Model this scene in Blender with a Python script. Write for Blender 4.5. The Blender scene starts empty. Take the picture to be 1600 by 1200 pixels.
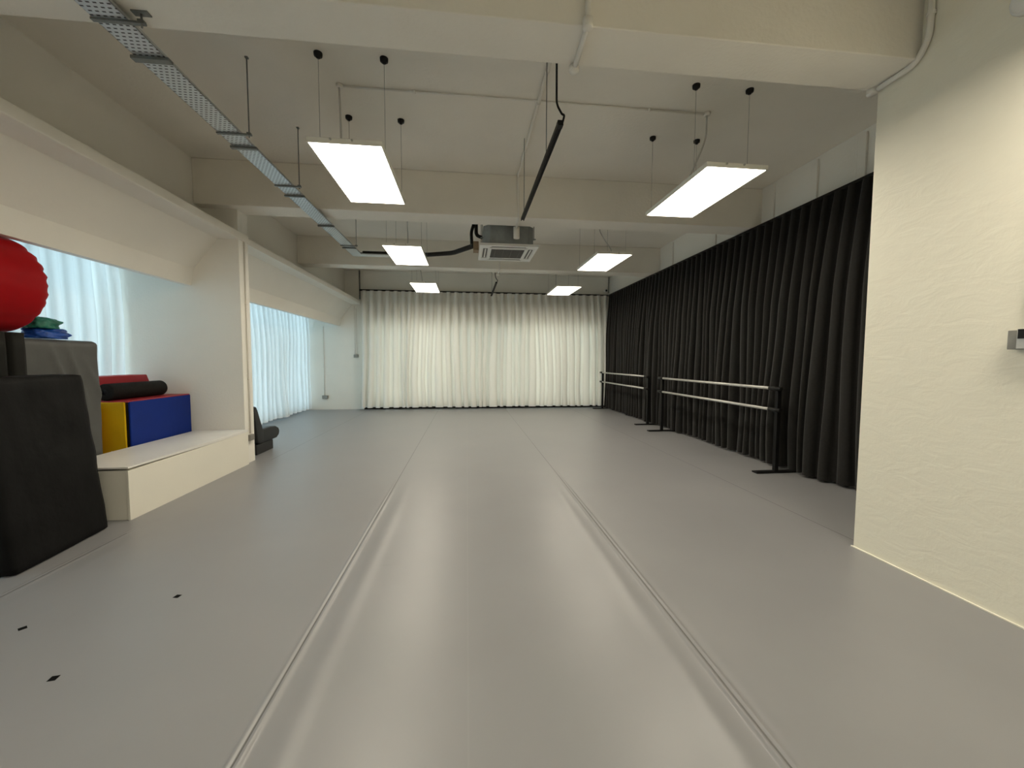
import bpy, bmesh, math, random
from mathutils import Vector, Matrix, noise

S = bpy.context.scene
COL = S.collection
PI = math.pi

# ------------------------------------------------------------------ camera
F_PX = 624.0
CAM_H = 1.47
yaw, pitch, roll = 0.112382685, 0.0584953793, 0.00299298711
cy, sy = math.cos(yaw), math.sin(yaw)
fw = Vector((sy, cy, 0)); rt = Vector((cy, -sy, 0)); up = Vector((0, 0, 1))
cp, sp = math.cos(pitch), math.sin(pitch)
f2 = fw * cp - up * sp
u2 = fw * sp + up * cp
cr, sr = math.cos(roll), math.sin(roll)
r3 = rt * cr + u2 * sr
u3 = u2 * cr - rt * sr
cam = bpy.data.cameras.new('camera')
cam.sensor_fit = 'HORIZONTAL'
cam.sensor_width = 36.0
cam.lens = 36.0 * F_PX / 1600.0
cam.clip_start = 0.05
co = bpy.data.objects.new('camera', cam)
COL.objects.link(co)
mw = Matrix(((r3.x, u3.x, -f2.x, 0), (r3.y, u3.y, -f2.y, 0), (r3.z, u3.z, -f2.z, CAM_H), (0, 0, 0, 1)))
co.matrix_world = mw
S.camera = co

# ------------------------------------------------------------------ world, exposure
W = bpy.data.worlds.new('overcast_sky')
S.world = W
W.use_nodes = True
bgn = W.node_tree.nodes['Background']
bgn.inputs['Color'].default_value = (0.62, 0.845, 0.97, 1)
bgn.inputs['Strength'].default_value = 2.75
S.view_settings.view_transform = 'Standard'
S.view_settings.look = 'None'
S.view_settings.gamma = 1.0
S.view_settings.use_curve_mapping = False
S.view_settings.exposure = 0.76
PANEL_STRENGTH = 11.0
PANEL_COLOR = (1.0, 0.91, 0.74)

# ------------------------------------------------------------------ materials
def nodes_of(name):
    m = bpy.data.materials.new(name)
    m.use_nodes = True
    nt = m.node_tree
    return m, nt, nt.nodes['Principled BSDF']

def mat(name, col, rough=0.6, metal=0.0, var=0.05, vscale=3.0, bump=0.0, bscale=60.0, spec=0.5, detail=4.0, sheen=0.0, coat=0.0, stretch=None):
    m, nt, b = nodes_of(name)
    N, L = nt.nodes, nt.links
    tc = N.new('ShaderNodeTexCoord')
    src = tc.outputs['Object']
    if stretch:
        mp = N.new('ShaderNodeMapping')
        mp.inputs['Scale'].default_value = stretch
        L.new(src, mp.inputs['Vector']); src = mp.outputs['Vector']
    nz = N.new('ShaderNodeTexNoise')
    nz.inputs['Scale'].default_value = vscale
    nz.inputs['Detail'].default_value = detail
    L.new(src, nz.inputs['Vector'])
    rp = N.new('ShaderNodeValToRGB')
    rp.color_ramp.elements[0].position = 0.3
    rp.color_ramp.elements[1].position = 0.7
    rp.color_ramp.elements[0].color = tuple(c * (1 - var) for c in col) + (1,)
    rp.color_ramp.elements[1].color = tuple(min(1, c * (1 + var)) for c in col) + (1,)
    L.new(nz.outputs['Fac'], rp.inputs['Fac'])
    L.new(rp.outputs['Color'], b.inputs['Base Color'])
    b.inputs['Roughness'].default_value = rough
    b.inputs['Metallic'].default_value = metal
    b.inputs['Specular IOR Level'].default_value = spec
    if sheen:
        b.inputs['Sheen Weight'].default_value = sheen
    if coat:
        b.inputs['Coat Weight'].default_value = coat
        b.inputs['Coat Roughness'].default_value = 0.25
    if bump:
        n2 = N.new('ShaderNodeTexNoise')
        n2.inputs['Scale'].default_value = bscale
        n2.inputs['Detail'].default_value = 6.0
        L.new(src, n2.inputs['Vector'])
        bp = N.new('ShaderNodeBump')
        bp.inputs['Strength'].default_value = bump
        bp.inputs['Distance'].default_value = 0.02
        L.new(n2.outputs['Fac'], bp.inputs['Height'])
        L.new(bp.outputs['Normal'], b.inputs['Normal'])
    return m

M = {}
M['wall'] = mat('painted_wall', (0.87, 0.845, 0.775), 0.75, var=0.025, vscale=1.2, bump=0.12, bscale=45, spec=0.25)
M['ceiling'] = mat('painted_concrete', (0.86, 0.82, 0.735), 0.8, var=0.04, vscale=0.9, bump=0.15, bscale=30, spec=0.2)
M['beam'] = mat('painted_beam', (0.86, 0.82, 0.735), 0.8, var=0.03, vscale=1.5, bump=0.15, bscale=35, spec=0.2)
M['trim'] = mat('painted_trim', (0.87, 0.84, 0.76), 0.6, var=0.02, vscale=2, spec=0.3)

def plaster():
    m, nt, b = nodes_of('rough_plaster')
    N, L = nt.nodes, nt.links
    tc = N.new('ShaderNodeTexCoord')
    mp = N.new('ShaderNodeMapping'); mp.inputs['Scale'].default_value = (1, 1.0, 2.2)
    mp.inputs['Rotation'].default_value = (0.35, 0, 0)
    L.new(tc.outputs['Object'], mp.inputs['Vector'])
    n1 = N.new('ShaderNodeTexNoise'); n1.inputs['Scale'].default_value = 5.0; n1.inputs['Detail'].default_value = 5; n1.inputs['Distortion'].default_value = 1.2
    L.new(mp.outputs['Vector'], n1.inputs['Vector'])
    n2 = N.new('ShaderNodeTexNoise'); n2.inputs['Scale'].default_value = 70.0; n2.inputs['Detail'].default_value = 4
    L.new(tc.outputs['Object'], n2.inputs['Vector'])
    mx = N.new('ShaderNodeMath'); mx.operation = 'MULTIPLY_ADD'
    L.new(n2.outputs['Fac'], mx.inputs[0]); mx.inputs[1].default_value = 0.12
    L.new(n1.outputs['Fac'], mx.inputs[2])
    bp = N.new('ShaderNodeBump'); bp.inputs['Strength'].default_value = 0.12; bp.inputs['Distance'].default_value = 0.03
    L.new(mx.outputs[0], bp.inputs['Height']); L.new(bp.outputs['Normal'], b.inputs['Normal'])
    rp = N.new('ShaderNodeValToRGB')
    rp.color_ramp.elements[0].color = (0.88, 0.84, 0.71, 1); rp.color_ramp.elements[1].color = (0.92, 0.88, 0.745, 1)
    L.new(n1.outputs['Fac'], rp.inputs['Fac']); L.new(rp.outputs['Color'], b.inputs['Base Color'])
    b.inputs['Roughness'].default_value = 0.6; b.inputs['Specular IOR Level'].default_value = 0.3
    return m
M['plaster'] = plaster()

SEAMS = (-2.87, -0.85, 1.16, 3.16)
def vinyl():
    m, nt, b = nodes_of('dance_vinyl')
    N, L = nt.nodes, nt.links
    tc = N.new('ShaderNodeTexCoord')
    sx = N.new('ShaderNodeSeparateXYZ'); L.new(tc.outputs['Object'], sx.inputs[0])
    # sheet joints: thin dark lines along the room
    acc = None
    for s in SEAMS:
        d = N.new('ShaderNodeMath'); d.operation = 'SUBTRACT'; L.new(sx.outputs['X'], d.inputs[0]); d.inputs[1].default_value = s
        a = N.new('ShaderNodeMath'); a.operation = 'ABSOLUTE'; L.new(d.outputs[0], a.inputs[0])
        c = N.new('ShaderNodeMath'); c.operation = 'LESS_THAN'; L.new(a.outputs[0], c.inputs[0]); c.inputs[1].default_value = 0.0042
        if s == SEAMS[0]:   # this joint runs out of sight under the bench edge
            yd = N.new('ShaderNodeMath'); yd.operation = 'SUBTRACT'; L.new(sx.outputs['Y'], yd.inputs[0]); yd.inputs[1].default_value = 4.9
            ya = N.new('ShaderNodeMath'); ya.operation = 'ABSOLUTE'; L.new(yd.outputs[0], ya.inputs[0])
            yg = N.new('ShaderNodeMath'); yg.operation = 'GREATER_THAN'; L.new(ya.outputs[0], yg.inputs[0]); yg.inputs[1].default_value = 1.25
            ym = N.new('ShaderNodeMath'); ym.operation = 'MULTIPLY'; L.new(yg.outputs[0], ym.inputs[0]); L.new(c.outputs[0], ym.inputs[1]); c = ym
        if acc is None: acc = c
        else:
            q = N.new('ShaderNodeMath'); q.operation = 'MAXIMUM'; L.new(acc.outputs[0], q.inputs[0]); L.new(c.outputs[0], q.inputs[1]); acc = q
    # a worn paler line down the middle sheet
    a2 = N.new('ShaderNodeMath'); a2.operation = 'ABSOLUTE'; L.new(sx.outputs['X'], a2.inputs[0])
    c2 = N.new('ShaderNodeMath'); c2.operation = 'LESS_THAN'; L.new(a2.outputs[0], c2.inputs[0]); c2.inputs[1].default_value = 0.004
    n1 = N.new('ShaderNodeTexNoise'); n1.inputs['Scale'].default_value = 1.1; n1.inputs['Detail'].default_value = 5
    L.new(tc.outputs['Object'], n1.inputs['Vector'])
    rp = N.new('ShaderNodeValToRGB')
    rp.color_ramp.elements[0].position = 0.3; rp.color_ramp.elements[1].position = 0.7
    rp.color_ramp.elements[0].color = (0.248, 0.247, 0.254, 1); rp.color_ramp.elements[1].color = (0.271, 0.270, 0.276, 1)
    L.new(n1.outputs['Fac'], rp.inputs['Fac'])
    # scuffs
    mp = N.new('ShaderNodeMapping'); mp.inputs['Scale'].default_value = (3.0, 9.0, 1); mp.inputs['Rotation'].default_value = (0, 0, 0.5)
    L.new(tc.outputs['Object'], mp.inputs['Vector'])
    n3 = N.new('ShaderNodeTexNoise'); n3.inputs['Scale'].default_value = 0.9; n3.inputs['Detail'].default_value = 3
    L.new(mp.outputs['Vector'], n3.inputs['Vector'])
    sc = N.new('ShaderNodeMapRange'); sc.inputs['From Min'].default_value = 0.70; sc.inputs['From Max'].default_value = 0.78
    L.new(n3.outputs['Fac'], sc.inputs['Value'])
    scm = N.new('ShaderNodeMath'); scm.operation = 'MULTIPLY'; L.new(sc.outputs[0], scm.inputs[0]); scm.inputs[1].default_value = 0.10
    m0 = N.new('ShaderNodeMixRGB'); L.new(scm.outputs[0], m0.inputs['Fac']); L.new(rp.outputs['Color'], m0.inputs['Color1']); m0.inputs['Color2'].default_value = (0.19, 0.185, 0.185, 1)
    m2 = N.new('ShaderNodeMixRGB'); f = N.new('ShaderNodeMath'); f.operation = 'MULTIPLY'; L.new(c2.outputs[0], f.inputs[0]); f.inputs[1].default_value = 0.07
    L.new(f.outputs[0], m2.inputs['Fac']); L.new(m0.outputs['Color'], m2.inputs['Color1']); m2.inputs['Color2'].default_value = (0.46, 0.45, 0.44, 1)
    m1 = N.new('ShaderNodeMixRGB'); f3 = N.new('ShaderNodeMath'); f3.operation = 'MULTIPLY'; L.new(acc.outputs[0], f3.inputs[0]); f3.inputs[1].default_value = 0.8
    L.new(f3.outputs[0], m1.inputs['Fac']); L.new(m2.outputs['Color'], m1.inputs['Color1']); m1.inputs['Color2'].default_value = (0.07, 0.068, 0.066, 1)
    L.new(m1.outputs['Color'], b.inputs['Base Color'])
    n2 = N.new('ShaderNodeTexNoise'); n2.inputs['Scale'].default_value = 160; n2.inputs['Detail'].default_value = 3
    L.new(tc.outputs['Object'], n2.inputs['Vector'])
    n4 = N.new('ShaderNodeTexNoise'); n4.inputs['Scale'].default_value = 1.6; n4.inputs['Detail'].default_value = 2
    L.new(tc.outputs['Object'], n4.inputs['Vector'])
    ma = N.new('ShaderNodeMath'); ma.operation = 'MULTIPLY_ADD'; L.new(n2.outputs['Fac'], ma.inputs[0]); ma.inputs[1].default_value = 0.035; L.new(n4.outputs['Fac'], ma.inputs[2])
    bp = N.new('ShaderNodeBump'); bp.inputs['Strength'].default_value = 0.08; bp.inputs['Distance'].default_value = 0.02
    L.new(ma.outputs[0], bp.inputs['Height']); L.new(bp.outputs['Normal'], b.inputs['Normal'])
    rr = N.new('ShaderNodeMapRange'); rr.inputs['To Min'].default_value = 0.33; rr.inputs['To Max'].default_value = 0.38
    L.new(n1.outputs['Fac'], rr.inputs['Value']); L.new(rr.outputs[0], b.inputs['Roughness'])
    b.inputs['Specular IOR Level'].default_value = 0.45
    return m
M['vinyl'] = vinyl()

def sheer(name, col, trans, clear=0.05):
    m, nt, b = nodes_of(name)
    N, L = nt.nodes, nt.links
    out = N['Material Output'] if 'Material Output' in N else [n for n in N if n.type == 'OUTPUT_MATERIAL'][0]
    N.remove(b)
    tc = N.new('ShaderNodeTexCoord')
    mp = N.new('ShaderNodeMapping'); mp.inputs['Scale'].default_value = (1, 1, 1)
    L.new(tc.outputs['Object'], mp.inputs['Vector'])
    nz = N.new('ShaderNodeTexNoise'); nz.inputs['Scale'].default_value = 240; nz.inputs['Detail'].default_value = 2
    L.new(mp.outputs['Vector'], nz.inputs['Vector'])
    rp = N.new('ShaderNodeValToRGB')
    rp.color_ramp.elements[0].color = tuple(c * 0.95 for c in col) + (1,); rp.color_ramp.elements[1].color = tuple(min(1, c * 1.04) for c in col) + (1,)
    L.new(nz.outputs['Fac'], rp.inputs['Fac'])
    d = N.new('ShaderNodeBsdfDiffuse'); t = N.new('ShaderNodeBsdfTranslucent'); c = N.new('ShaderNodeBsdfTransparent')
    L.new(rp.outputs['Color'], d.inputs['Color']); L.new(rp.outputs['Color'], t.inputs['Color'])
    m1 = N.new('ShaderNodeMixShader'); m1.inputs['Fac'].default_value = trans
    L.new(d.outputs[0], m1.inputs[1]); L.new(t.outputs[0], m1.inputs[2])
    m2 = N.new('ShaderNodeMixShader'); m2.inputs['Fac'].default_value = clear
    L.new(m1.outputs[0], m2.inputs[1]); L.new(c.outputs[0], m2.inputs[2])
    L.new(m2.outputs[0], out.inputs['Surface'])
    return m
M['sheer'] = sheer('white_sheer', (0.95, 0.935, 0.885), 0.24, 0.0)
M['window_sheer'] = sheer('window_sheer', (0.88, 0.88, 0.86), 0.42, 0.06)
M['sheer_hem'] = sheer('white_sheer_hem', (0.90, 0.90, 0.88), 0.25, 0.0)
M['black_cloth'] = mat('black_velour', (0.016, 0.015, 0.0138), 0.8, var=0.12, vscale=40, spec=0.15, sheen=0.12)

def glass():
    m, nt, b = nodes_of('window_glass')
    N, L = nt.nodes, nt.links
    out = [n for n in N if n.type == 'OUTPUT_MATERIAL'][0]
    N.remove(b)
    t = N.new('ShaderNodeBsdfTransparent'); t.inputs['Color'].default_value = (0.93, 0.97, 0.98, 1)
    g = N.new('ShaderNodeBsdfGlossy'); g.inputs['Roughness'].default_value = 0.02
    fr = N.new('ShaderNodeFresnel'); fr.inputs['IOR'].default_value = 1.45
    mx = N.new('ShaderNodeMixShader'); L.new(fr.outputs[0], mx.inputs[0]); L.new(t.outputs[0], mx.inputs[1]); L.new(g.outputs[0], mx.inputs[2])
    L.new(mx.outputs[0], out.inputs['Surface'])
    return m
M['glass'] = glass()

def emit(name, col, s):
    m, nt, b = nodes_of(name)
    b.inputs['Base Color'].default_value = (0.9, 0.9, 0.88, 1)
    b.inputs['Emission Color'].default_value = (*col, 1)
    b.inputs['Emission Strength'].default_value = s
    b.inputs['Roughness'].default_value = 0.5
    # faint cell mottling of the diffuser sheet
    N, L = nt.nodes, nt.links
    tc = N.new('ShaderNodeTexCoord'); nz = N.new('ShaderNodeTexNoise'); nz.inputs['Scale'].default_value = 30
    L.new(tc.outputs['Object'], nz.inputs['Vector'])
    mr = N.new('ShaderNodeMapRange'); mr.inputs['To Min'].default_value = s * 0.97; mr.inputs['To Max'].default_value = s * 1.03
    L.new(nz.outputs['Fac'], mr.inputs['Value']); L.new(mr.outputs[0], b.inputs['Emission Strength'])
    return m
M['panel'] = emit('panel_diffuser', PANEL_COLOR, PANEL_STRENGTH)

def tray_mat():
    m, nt, b = nodes_of('perforated_galvanised_steel')
    N, L = nt.nodes, nt.links
    tc = N.new('ShaderNodeTexCoord'); sx = N.new('ShaderNodeSeparateXYZ'); L.new(tc.outputs['Object'], sx.inputs[0])
    def cell(sock, period, half, shift=None):
        a = N.new('ShaderNodeMath'); a.operation = 'MULTIPLY'; L.new(sock, a.inputs[0]); a.inputs[1].default_value = 1.0 / period
        src = a.outputs[0]
        if shift is not None:
            s = N.new('ShaderNodeMath'); s.operation = 'ADD'; L.new(src, s.inputs[0]); L.new(shift, s.inputs[1]); src = s.outputs[0]
        f = N.new('ShaderNodeMath'); f.operation = 'FRACT'; L.new(src, f.inputs[0])
        d = N.new('ShaderNodeMath'); d.operation = 'SUBTRACT'; L.new(f.outputs[0], d.inputs[0]); d.inputs[1].default_value = 0.5
        e = N.new('ShaderNodeMath'); e.operation = 'ABSOLUTE'; L.new(d.outputs[0], e.inputs[0])
        g = N.new('ShaderNodeMath'); g.operation = 'LESS_THAN'; L.new(e.outputs[0], g.inputs[0]); g.inputs[1].default_value = half
        return g.outputs[0], src
    cyy, ysrc = cell(sx.outputs['Y'], 0.030, 0.16)
    fl = N.new('ShaderNodeMath'); fl.operation = 'FLOOR'; L.new(ysrc, fl.inputs[0])
    hf = N.new('ShaderNodeMath'); hf.operation = 'MULTIPLY'; L.new(fl.outputs[0], hf.inputs[0]); hf.inputs[1].default_value = 0.5
    cxx, _ = cell(sx.outputs['X'], 0.036, 0.28, hf.outputs[0])
    mu0 = N.new('ShaderNodeMath'); mu0.operation = 'MULTIPLY'; L.new(cxx, mu0.inputs[0]); L.new(cyy, mu0.inputs[1])
    ge = N.new('ShaderNodeNewGeometry'); sn = N.new('ShaderNodeSeparateXYZ'); L.new(ge.outputs['Normal'], sn.inputs[0])
    na = N.new('ShaderNodeMath'); na.operation = 'ABSOLUTE'; L.new(sn.outputs['Z'], na.inputs[0])
    ng = N.new('ShaderNodeMath'); ng.operation = 'GREATER_THAN'; L.new(na.outputs[0], ng.inputs[0]); ng.inputs[1].default_value = 0.5
    mu = N.new('ShaderNodeMath'); mu.operation = 'MULTIPLY'; L.new(mu0.outputs[0], mu.inputs[0]); L.new(ng.outputs[0], mu.inputs[1])
    mx = N.new('ShaderNodeMixRGB'); L.new(mu.outputs[0], mx.inputs['Fac'])
    mx.inputs['Color1'].default_value = (0.62, 0.65, 0.66, 1); mx.inputs['Color2'].default_value = (0.03, 0.03, 0.03, 1)
    L.new(mx.outputs['Color'], b.inputs['Base Color'])
    iv = N.new('ShaderNodeMath'); iv.operation = 'SUBTRACT'; iv.inputs[0].default_value = 0.75; L.new(mu.outputs[0], iv.inputs[1]); iv.use_clamp = True
    L.new(iv.outputs[0], b.inputs['Metallic'])
    b.inputs['Roughness'].default_value = 0.38
    return m
M['tray'] = tray_mat()
M['zinc'] = mat('zinc_steel', (0.22, 0.23, 0.22), 0.45, metal=0.7, var=0.1, vscale=30)
M['ac_body'] = mat('galvanised_casing', (0.30, 0.32, 0.32), 0.5, metal=0.5, var=0.08, vscale=12)
M['white_plastic'] = mat('white_plastic', (0.80, 0.79, 0.75), 0.4, var=0.01)
M['conduit'] = mat('painted_conduit', (0.84, 0.81, 0.74), 0.55, var=0.02, vscale=8)
M['frame_white'] = mat('lamp_frame', (0.88, 0.85, 0.76), 0.45, var=0.02)
M['black_plastic'] = mat('black_plastic', (0.008, 0.008, 0.008), 0.5, var=0.1, spec=0.25)
M['grille'] = mat('dark_grille', (0.13, 0.125, 0.115), 0.6, var=0.1, vscale=50)
M['foam_black'] = mat('pipe_insulation', (0.014, 0.013, 0.012), 0.8, var=0.2, vscale=20, bump=0.3, bscale=40)
M['brown'] = mat('brown_board', (0.28, 0.20, 0.12), 0.7, var=0.1, vscale=12)
M['wire'] = mat('steel_wire', (0.28, 0.27, 0.25), 0.4, metal=0.6)
M['cord'] = mat('grey_cord', (0.58, 0.56, 0.52), 0.6)
M['alu'] = mat('brushed_aluminium', (0.56, 0.55, 0.52), 0.42, metal=0.5, var=0.06, vscale=20)
M['black_metal'] = mat('black_powder_coat', (0.006, 0.006, 0.006), 0.5, var=0.1, vscale=20, spec=0.2)
M['bench'] = mat('white_laminate', (0.86, 0.83, 0.73), 0.45, var=0.015, vscale=2)
M['bench_top'] = mat('white_laminate_top', (0.84, 0.82, 0.78), 0.35, var=0.03, vscale=3)
M['vinyl_black'] = mat('black_crash_mat_vinyl', (0.0055, 0.0055, 0.0056), 0.6, var=0.15, vscale=6, bump=0.35, bscale=7, spec=0.14)
M['vinyl_dark'] = mat('dark_grey_mat_vinyl', (0.011, 0.011, 0.009), 0.65, var=0.12, vscale=5, spec=0.2)
M['vinyl_grey'] = mat('grey_crash_mat_vinyl', (0.086, 0.087, 0.083), 0.5, var=0.12, vscale=5, bump=0.22, bscale=7, spec=0.45)
M['red_vinyl'] = mat('red_inflatable_vinyl', (0.37, 0.0025, 0.006), 0.5, var=0.08, vscale=4, bump=0.08, bscale=10, spec=0.10)
M['red_foam'] = mat('red_soft_play_vinyl', (0.36, 0.016, 0.026), 0.45, var=0.05, vscale=5)
M['blue_foam'] = mat('blue_soft_play_vinyl', (0.004, 0.026, 0.22), 0.55, var=0.05, vscale=5, spec=0.2)
M['yellow_foam'] = mat('yellow_soft_play_vinyl', (0.72, 0.44, 0.004), 0.55, var=0.06, vscale=5, spec=0.2)
M['roller'] = mat('black_foam_roller', (0.010, 0.009, 0.008), 0.8, spec=0.2, var=0.2, vscale=30, bump=0.2, bscale=80)
M['blue_bag'] = mat('blue_plastic_bag', (0.008, 0.07, 0.36), 0.3, var=0.25, vscale=14, bump=0.5, bscale=18)
M['green_bag'] = mat('green_fabric', (0.012, 0.15, 0.10), 0.45, var=0.3, vscale=12, bump=0.5, bscale=16)
M['clear_bag'] = mat('crumpled_film', (0.62, 0.58, 0.50), 0.3, var=0.2, vscale=20)
M['leather'] = mat('black_leatherette', (0.007, 0.0075, 0.008), 0.42, var=0.1, vscale=10, bump=0.1, bscale=60)
M['box_grey'] = mat('grey_metal_box', (0.27, 0.26, 0.235), 0.5, metal=0.3, var=0.08, vscale=20)
M['tape'] = mat('black_cloth_tape', (0.006, 0.006, 0.006), 0.9, spec=0.05)
M['outside'] = mat('warm_bounce_render', (0.92, 0.70, 0.54), 0.9, var=0.1, vscale=1)  # warm tint offsets the blue sky light reaching the back sheers
M['win_frame'] = mat('window_aluminium', (0.42, 0.43, 0.44), 0.5, metal=0.3)
M['bead'] = mat('sealant_bead', (0.86, 0.83, 0.72), 0.4, var=0.01)

# ------------------------------------------------------------------ mesh helpers
class MB:
    def __init__(self): self.bm = bmesh.new()
    def box(self, x0, x1, y0, y1, z0, z1):
        v = [self.bm.verts.new(p) for p in ((x0, y0, z0), (x1, y0, z0), (x1, y1, z0), (x0, y1, z0), (x0, y0, z1), (x1, y0, z1), (x1, y1, z1), (x0, y1, z1))]
        for f in ((0, 3, 2, 1), (4, 5, 6, 7), (0, 1, 5, 4), (1, 2, 6, 5), (2, 3, 7, 6), (3, 0, 4, 7)):
            self.bm.faces.new([v[i] for i in f])
        return self
    def prism(self, pts, axis, a0, a1):
        """closed outline pts (2-D) extruded along axis: 'x' -> (y,z), 'y' -> (x,z), 'z' -> (x,y)"""
        def P(p, a):
            return {'x': (a, p[0], p[1]), 'y': (p[0], a, p[1]), 'z': (p[0], p[1], a)}[axis]
        A = [self.bm.verts.new(P(p, a0)) for p in pts]; B = [self.bm.verts.new(P(p, a1)) for p in pts]
        n = len(pts)
        self.bm.faces.new(A); self.bm.faces.new(B[::-1])
        for i in range(n):
            self.bm.faces.new((A[i], B[i], B[(i + 1) % n], A[(i + 1) % n]))
        return self
    def tube(self, pts, r, seg=10, cap=True):
        pts = [Vector(p) for p in pts]
        rings = []
        ref = None
        for i, p in enumerate(pts):
            if i == 0: d = pts[1] - p
            elif i == len(pts) - 1: d = p - pts[i - 1]
            else: d = (pts[i + 1] - p).normalized() + (p - pts[i - 1]).normalized()
            d.normalize()
            if ref is None:
                ref = Vector((0, 0, 1)) if abs(d.z) < 0.9 else Vector((1, 0, 0))
            u = (ref - d * ref.dot(d)); u.normalize(); ref = u
            v = d.cross(u)
            rr = r[i] if isinstance(r, (list, tuple)) else r
            rings.append([self.bm.verts.new(p + (u * math.cos(2 * PI * k / seg) + v * math.sin(2 * PI * k / seg)) * rr) for k in range(seg)])
        for a, b in zip(rings, rings[1:]):
            for k in range(seg):
                f = self.bm.faces.new((a[k], a[(k + 1) % seg], b[(k + 1) % seg], b[k])); f.smooth = True
        if cap:
            self.bm.faces.new(rings[0][::-1]); self.bm.faces.new(rings[-1])
        return self
    def lathe(self, prof, origin, axis='z', seg=32):
        """prof: list of (radius, height along axis)"""
        o = Vector(origin)
        def P(r, h, t):
            a, b = r * math.cos(t), r * math.sin(t)
            return o + Vector({'z': (a, b, h), 'y': (a, h, b), 'x': (h, a, b)}[axis])
        rings = []
        for r, h in prof:
            if r < 1e-6: rings.append([self.bm.verts.new(P(0, h, 0))])
            else: rings.append([self.bm.verts.new(P(r, h, 2 * PI * k / seg)) for k in range(seg)])
        for a, b in zip(rings, rings[1:]):
            for k in range(seg):
                k2 = (k + 1) % seg
                if len(a) == 1 and len(b) == 1: continue
                if len(a) == 1: f = self.bm.faces.new((a[0], b[k2], b[k]))
                elif len(b) == 1: f = self.bm.faces.new((a[k], a[k2], b[0]))
                else: f = self.bm.faces.new((a[k], a[k2], b[k2], b[k]))
                f.smooth = True
        return self
    def bent(self, pts, r, seg=10, n=5, rad=0.05):
        """tube through pts with rounded corners"""
        pts = [Vector(p) for p in pts]
        out = [pts[0]]
        for i in range(1, len(pts) - 1):
            a, b, c = pts[i - 1], pts[i], pts[i + 1]
            d1 = (a - b); d2 = (c - b)
            q = min(rad, d1.length * 0.45, d2.length * 0.45)
            s = b + d1.normalized() * q; e = b + d2.normalized() * q
            for k in range(n + 1):
                t = k / n
                out.append(s * (1 - t) ** 2 + b * 2 * t * (1 - t) + e * t * t)
        out.append(pts[-1])
        return self.tube(out, r, seg)

def setprops(o, label=None, cat=None, group=None, kind=None):
    if label: o['label'] = label
    if cat: o['category'] = cat
    if group: o['group'] = group
    if kind: o['kind'] = kind
    return o

def thing(name, label, cat, loc, group=None):
    o = bpy.data.objects.new(name, None)
    o.empty_display_size = 0.1
    o.location = loc
    COL.objects.link(o)
    return setprops(o, label, cat, group)

def build(mb, name, material, root=None, at=None, bevel=0.0, seg=2, label=None, smooth=False, subsurf=0):
    """mesh given in world coordinates; its origin goes to `at` (or to its root's place)"""
    bm = mb.bm if isinstance(mb, MB) else mb
    bmesh.ops.recalc_face_normals(bm, faces=bm.faces[:])
    base = Vector((0, 0, 0))
    r = root
    while r is not None:
        base += Vector(r.location); r = r.parent
    if root is None:
        if at is None:
            xs = [v.co for v in bm.verts]
            at = ((min(v.x for v in xs) + max(v.x for v in xs)) / 2, (min(v.y for v in xs) + max(v.y for v in xs)) / 2, min(v.z for v in xs))
        base = Vector(at)
    bm.transform(Matrix.Translation(-base))
    me = bpy.data.meshes.new(name)
    bm.to_mesh(me); bm.free()
    me.materials.append(material if not isinstance(material, str) else M[material])
    o = bpy.data.objects.new(name, me)
    COL.objects.link(o)
    if root is None: o.location = base
    else: o.parent = root
    if smooth:
        for p in me.polygons: p.use_smooth = True
    if bevel:
        b = o.modifiers.new('bevel', 'BEVEL'); b.width = bevel; b.segments = seg; b.limit_method = 'ANGLE'; b.angle_limit = math.radians(40)
        for p in me.polygons: p.use_smooth = True
        w = o.modifiers.new('normals', 'WEIGHTED_NORMAL')
    if subsurf:
        s = o.modifiers.new('subsurf', 'SUBSURF'); s.levels = subsurf; s.render_levels = subsurf
    if label: o['label'] = label
    return o

def struct(mb, name, material, bevel=0.0, root=None):
    o = build(mb, name, material, root=root, bevel=bevel)
    if root is None: o['kind'] = 'structure'
    return o

# ------------------------------------------------------------------ room shell
XR, XL, YB, YF = 4.50, -4.78, 12.35, -2.6
ZC = 4.10
ZB = 3.515      # underside of the beams

def floor_mesh():
    bm = bmesh.new()
    xs = set()
    x = XL - 0.1
    while x < XR + 0.2:
        xs.add(round(x, 3)); x += 0.25
    for s in SEAMS:
        k = -0.30
        while k <= 0.30:
            xs.add(round(s + k, 3)); k += 0.008 if abs(k) < 0.12 else 0.02
    xs = sorted(xs)
    ys = []
    y = YF - 0.1
    while y < YB + 0.25:
        ys.append(y); y += 0.12
    def amp(si, y):
        n = noise.noise(Vector((si * 7.3, y * 0.55, 0.0)))
        if si == 1: a = max(0.0, 1 - max(0, y - 3.4) / 1.6)
        elif si == 2: a = max(0.0, 1 - max(0, y - 4.0) / 1.6)
        elif si == 0: a = 0.35 * max(0.0, 1 - max(0, y - 3.3) / 1.0)
        else: a = 0.12
        return max(0.0, a * (1.0 + 0.35 * n))
    def hgt(x, y):
        h = 0.0
        for si, s in enumerate(SEAMS):
            d = x - s
            if abs(d) < 0.34:
                a = amp(si, y)
                inner = 1 if si == 1 else (-1 if si == 2 else (1 if si == 0 else -1))
                e = d * inner
                # a curled lip right at the joint and a softer swell on the middle sheet's side
                h += a * 0.008 * math.exp(-((abs(d) - 0.016) / 0.012) ** 2)
                h += a * 0.006 * math.exp(-((e - 0.15) / 0.055) ** 2)
                h += a * 0.002 * math.exp(-((e + 0.07) / 0.05) ** 2)
        return h
    V = [[bm.verts.new((x, y, hgt(x, y))) for x in xs] for y in ys]
    for a, b in zip(V, V[1:]):
        for i in range(len(xs) - 1):
            f = bm.faces.new((a[i], a[i + 1], b[i + 1], b[i])); f.smooth = True
    return bm
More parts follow.
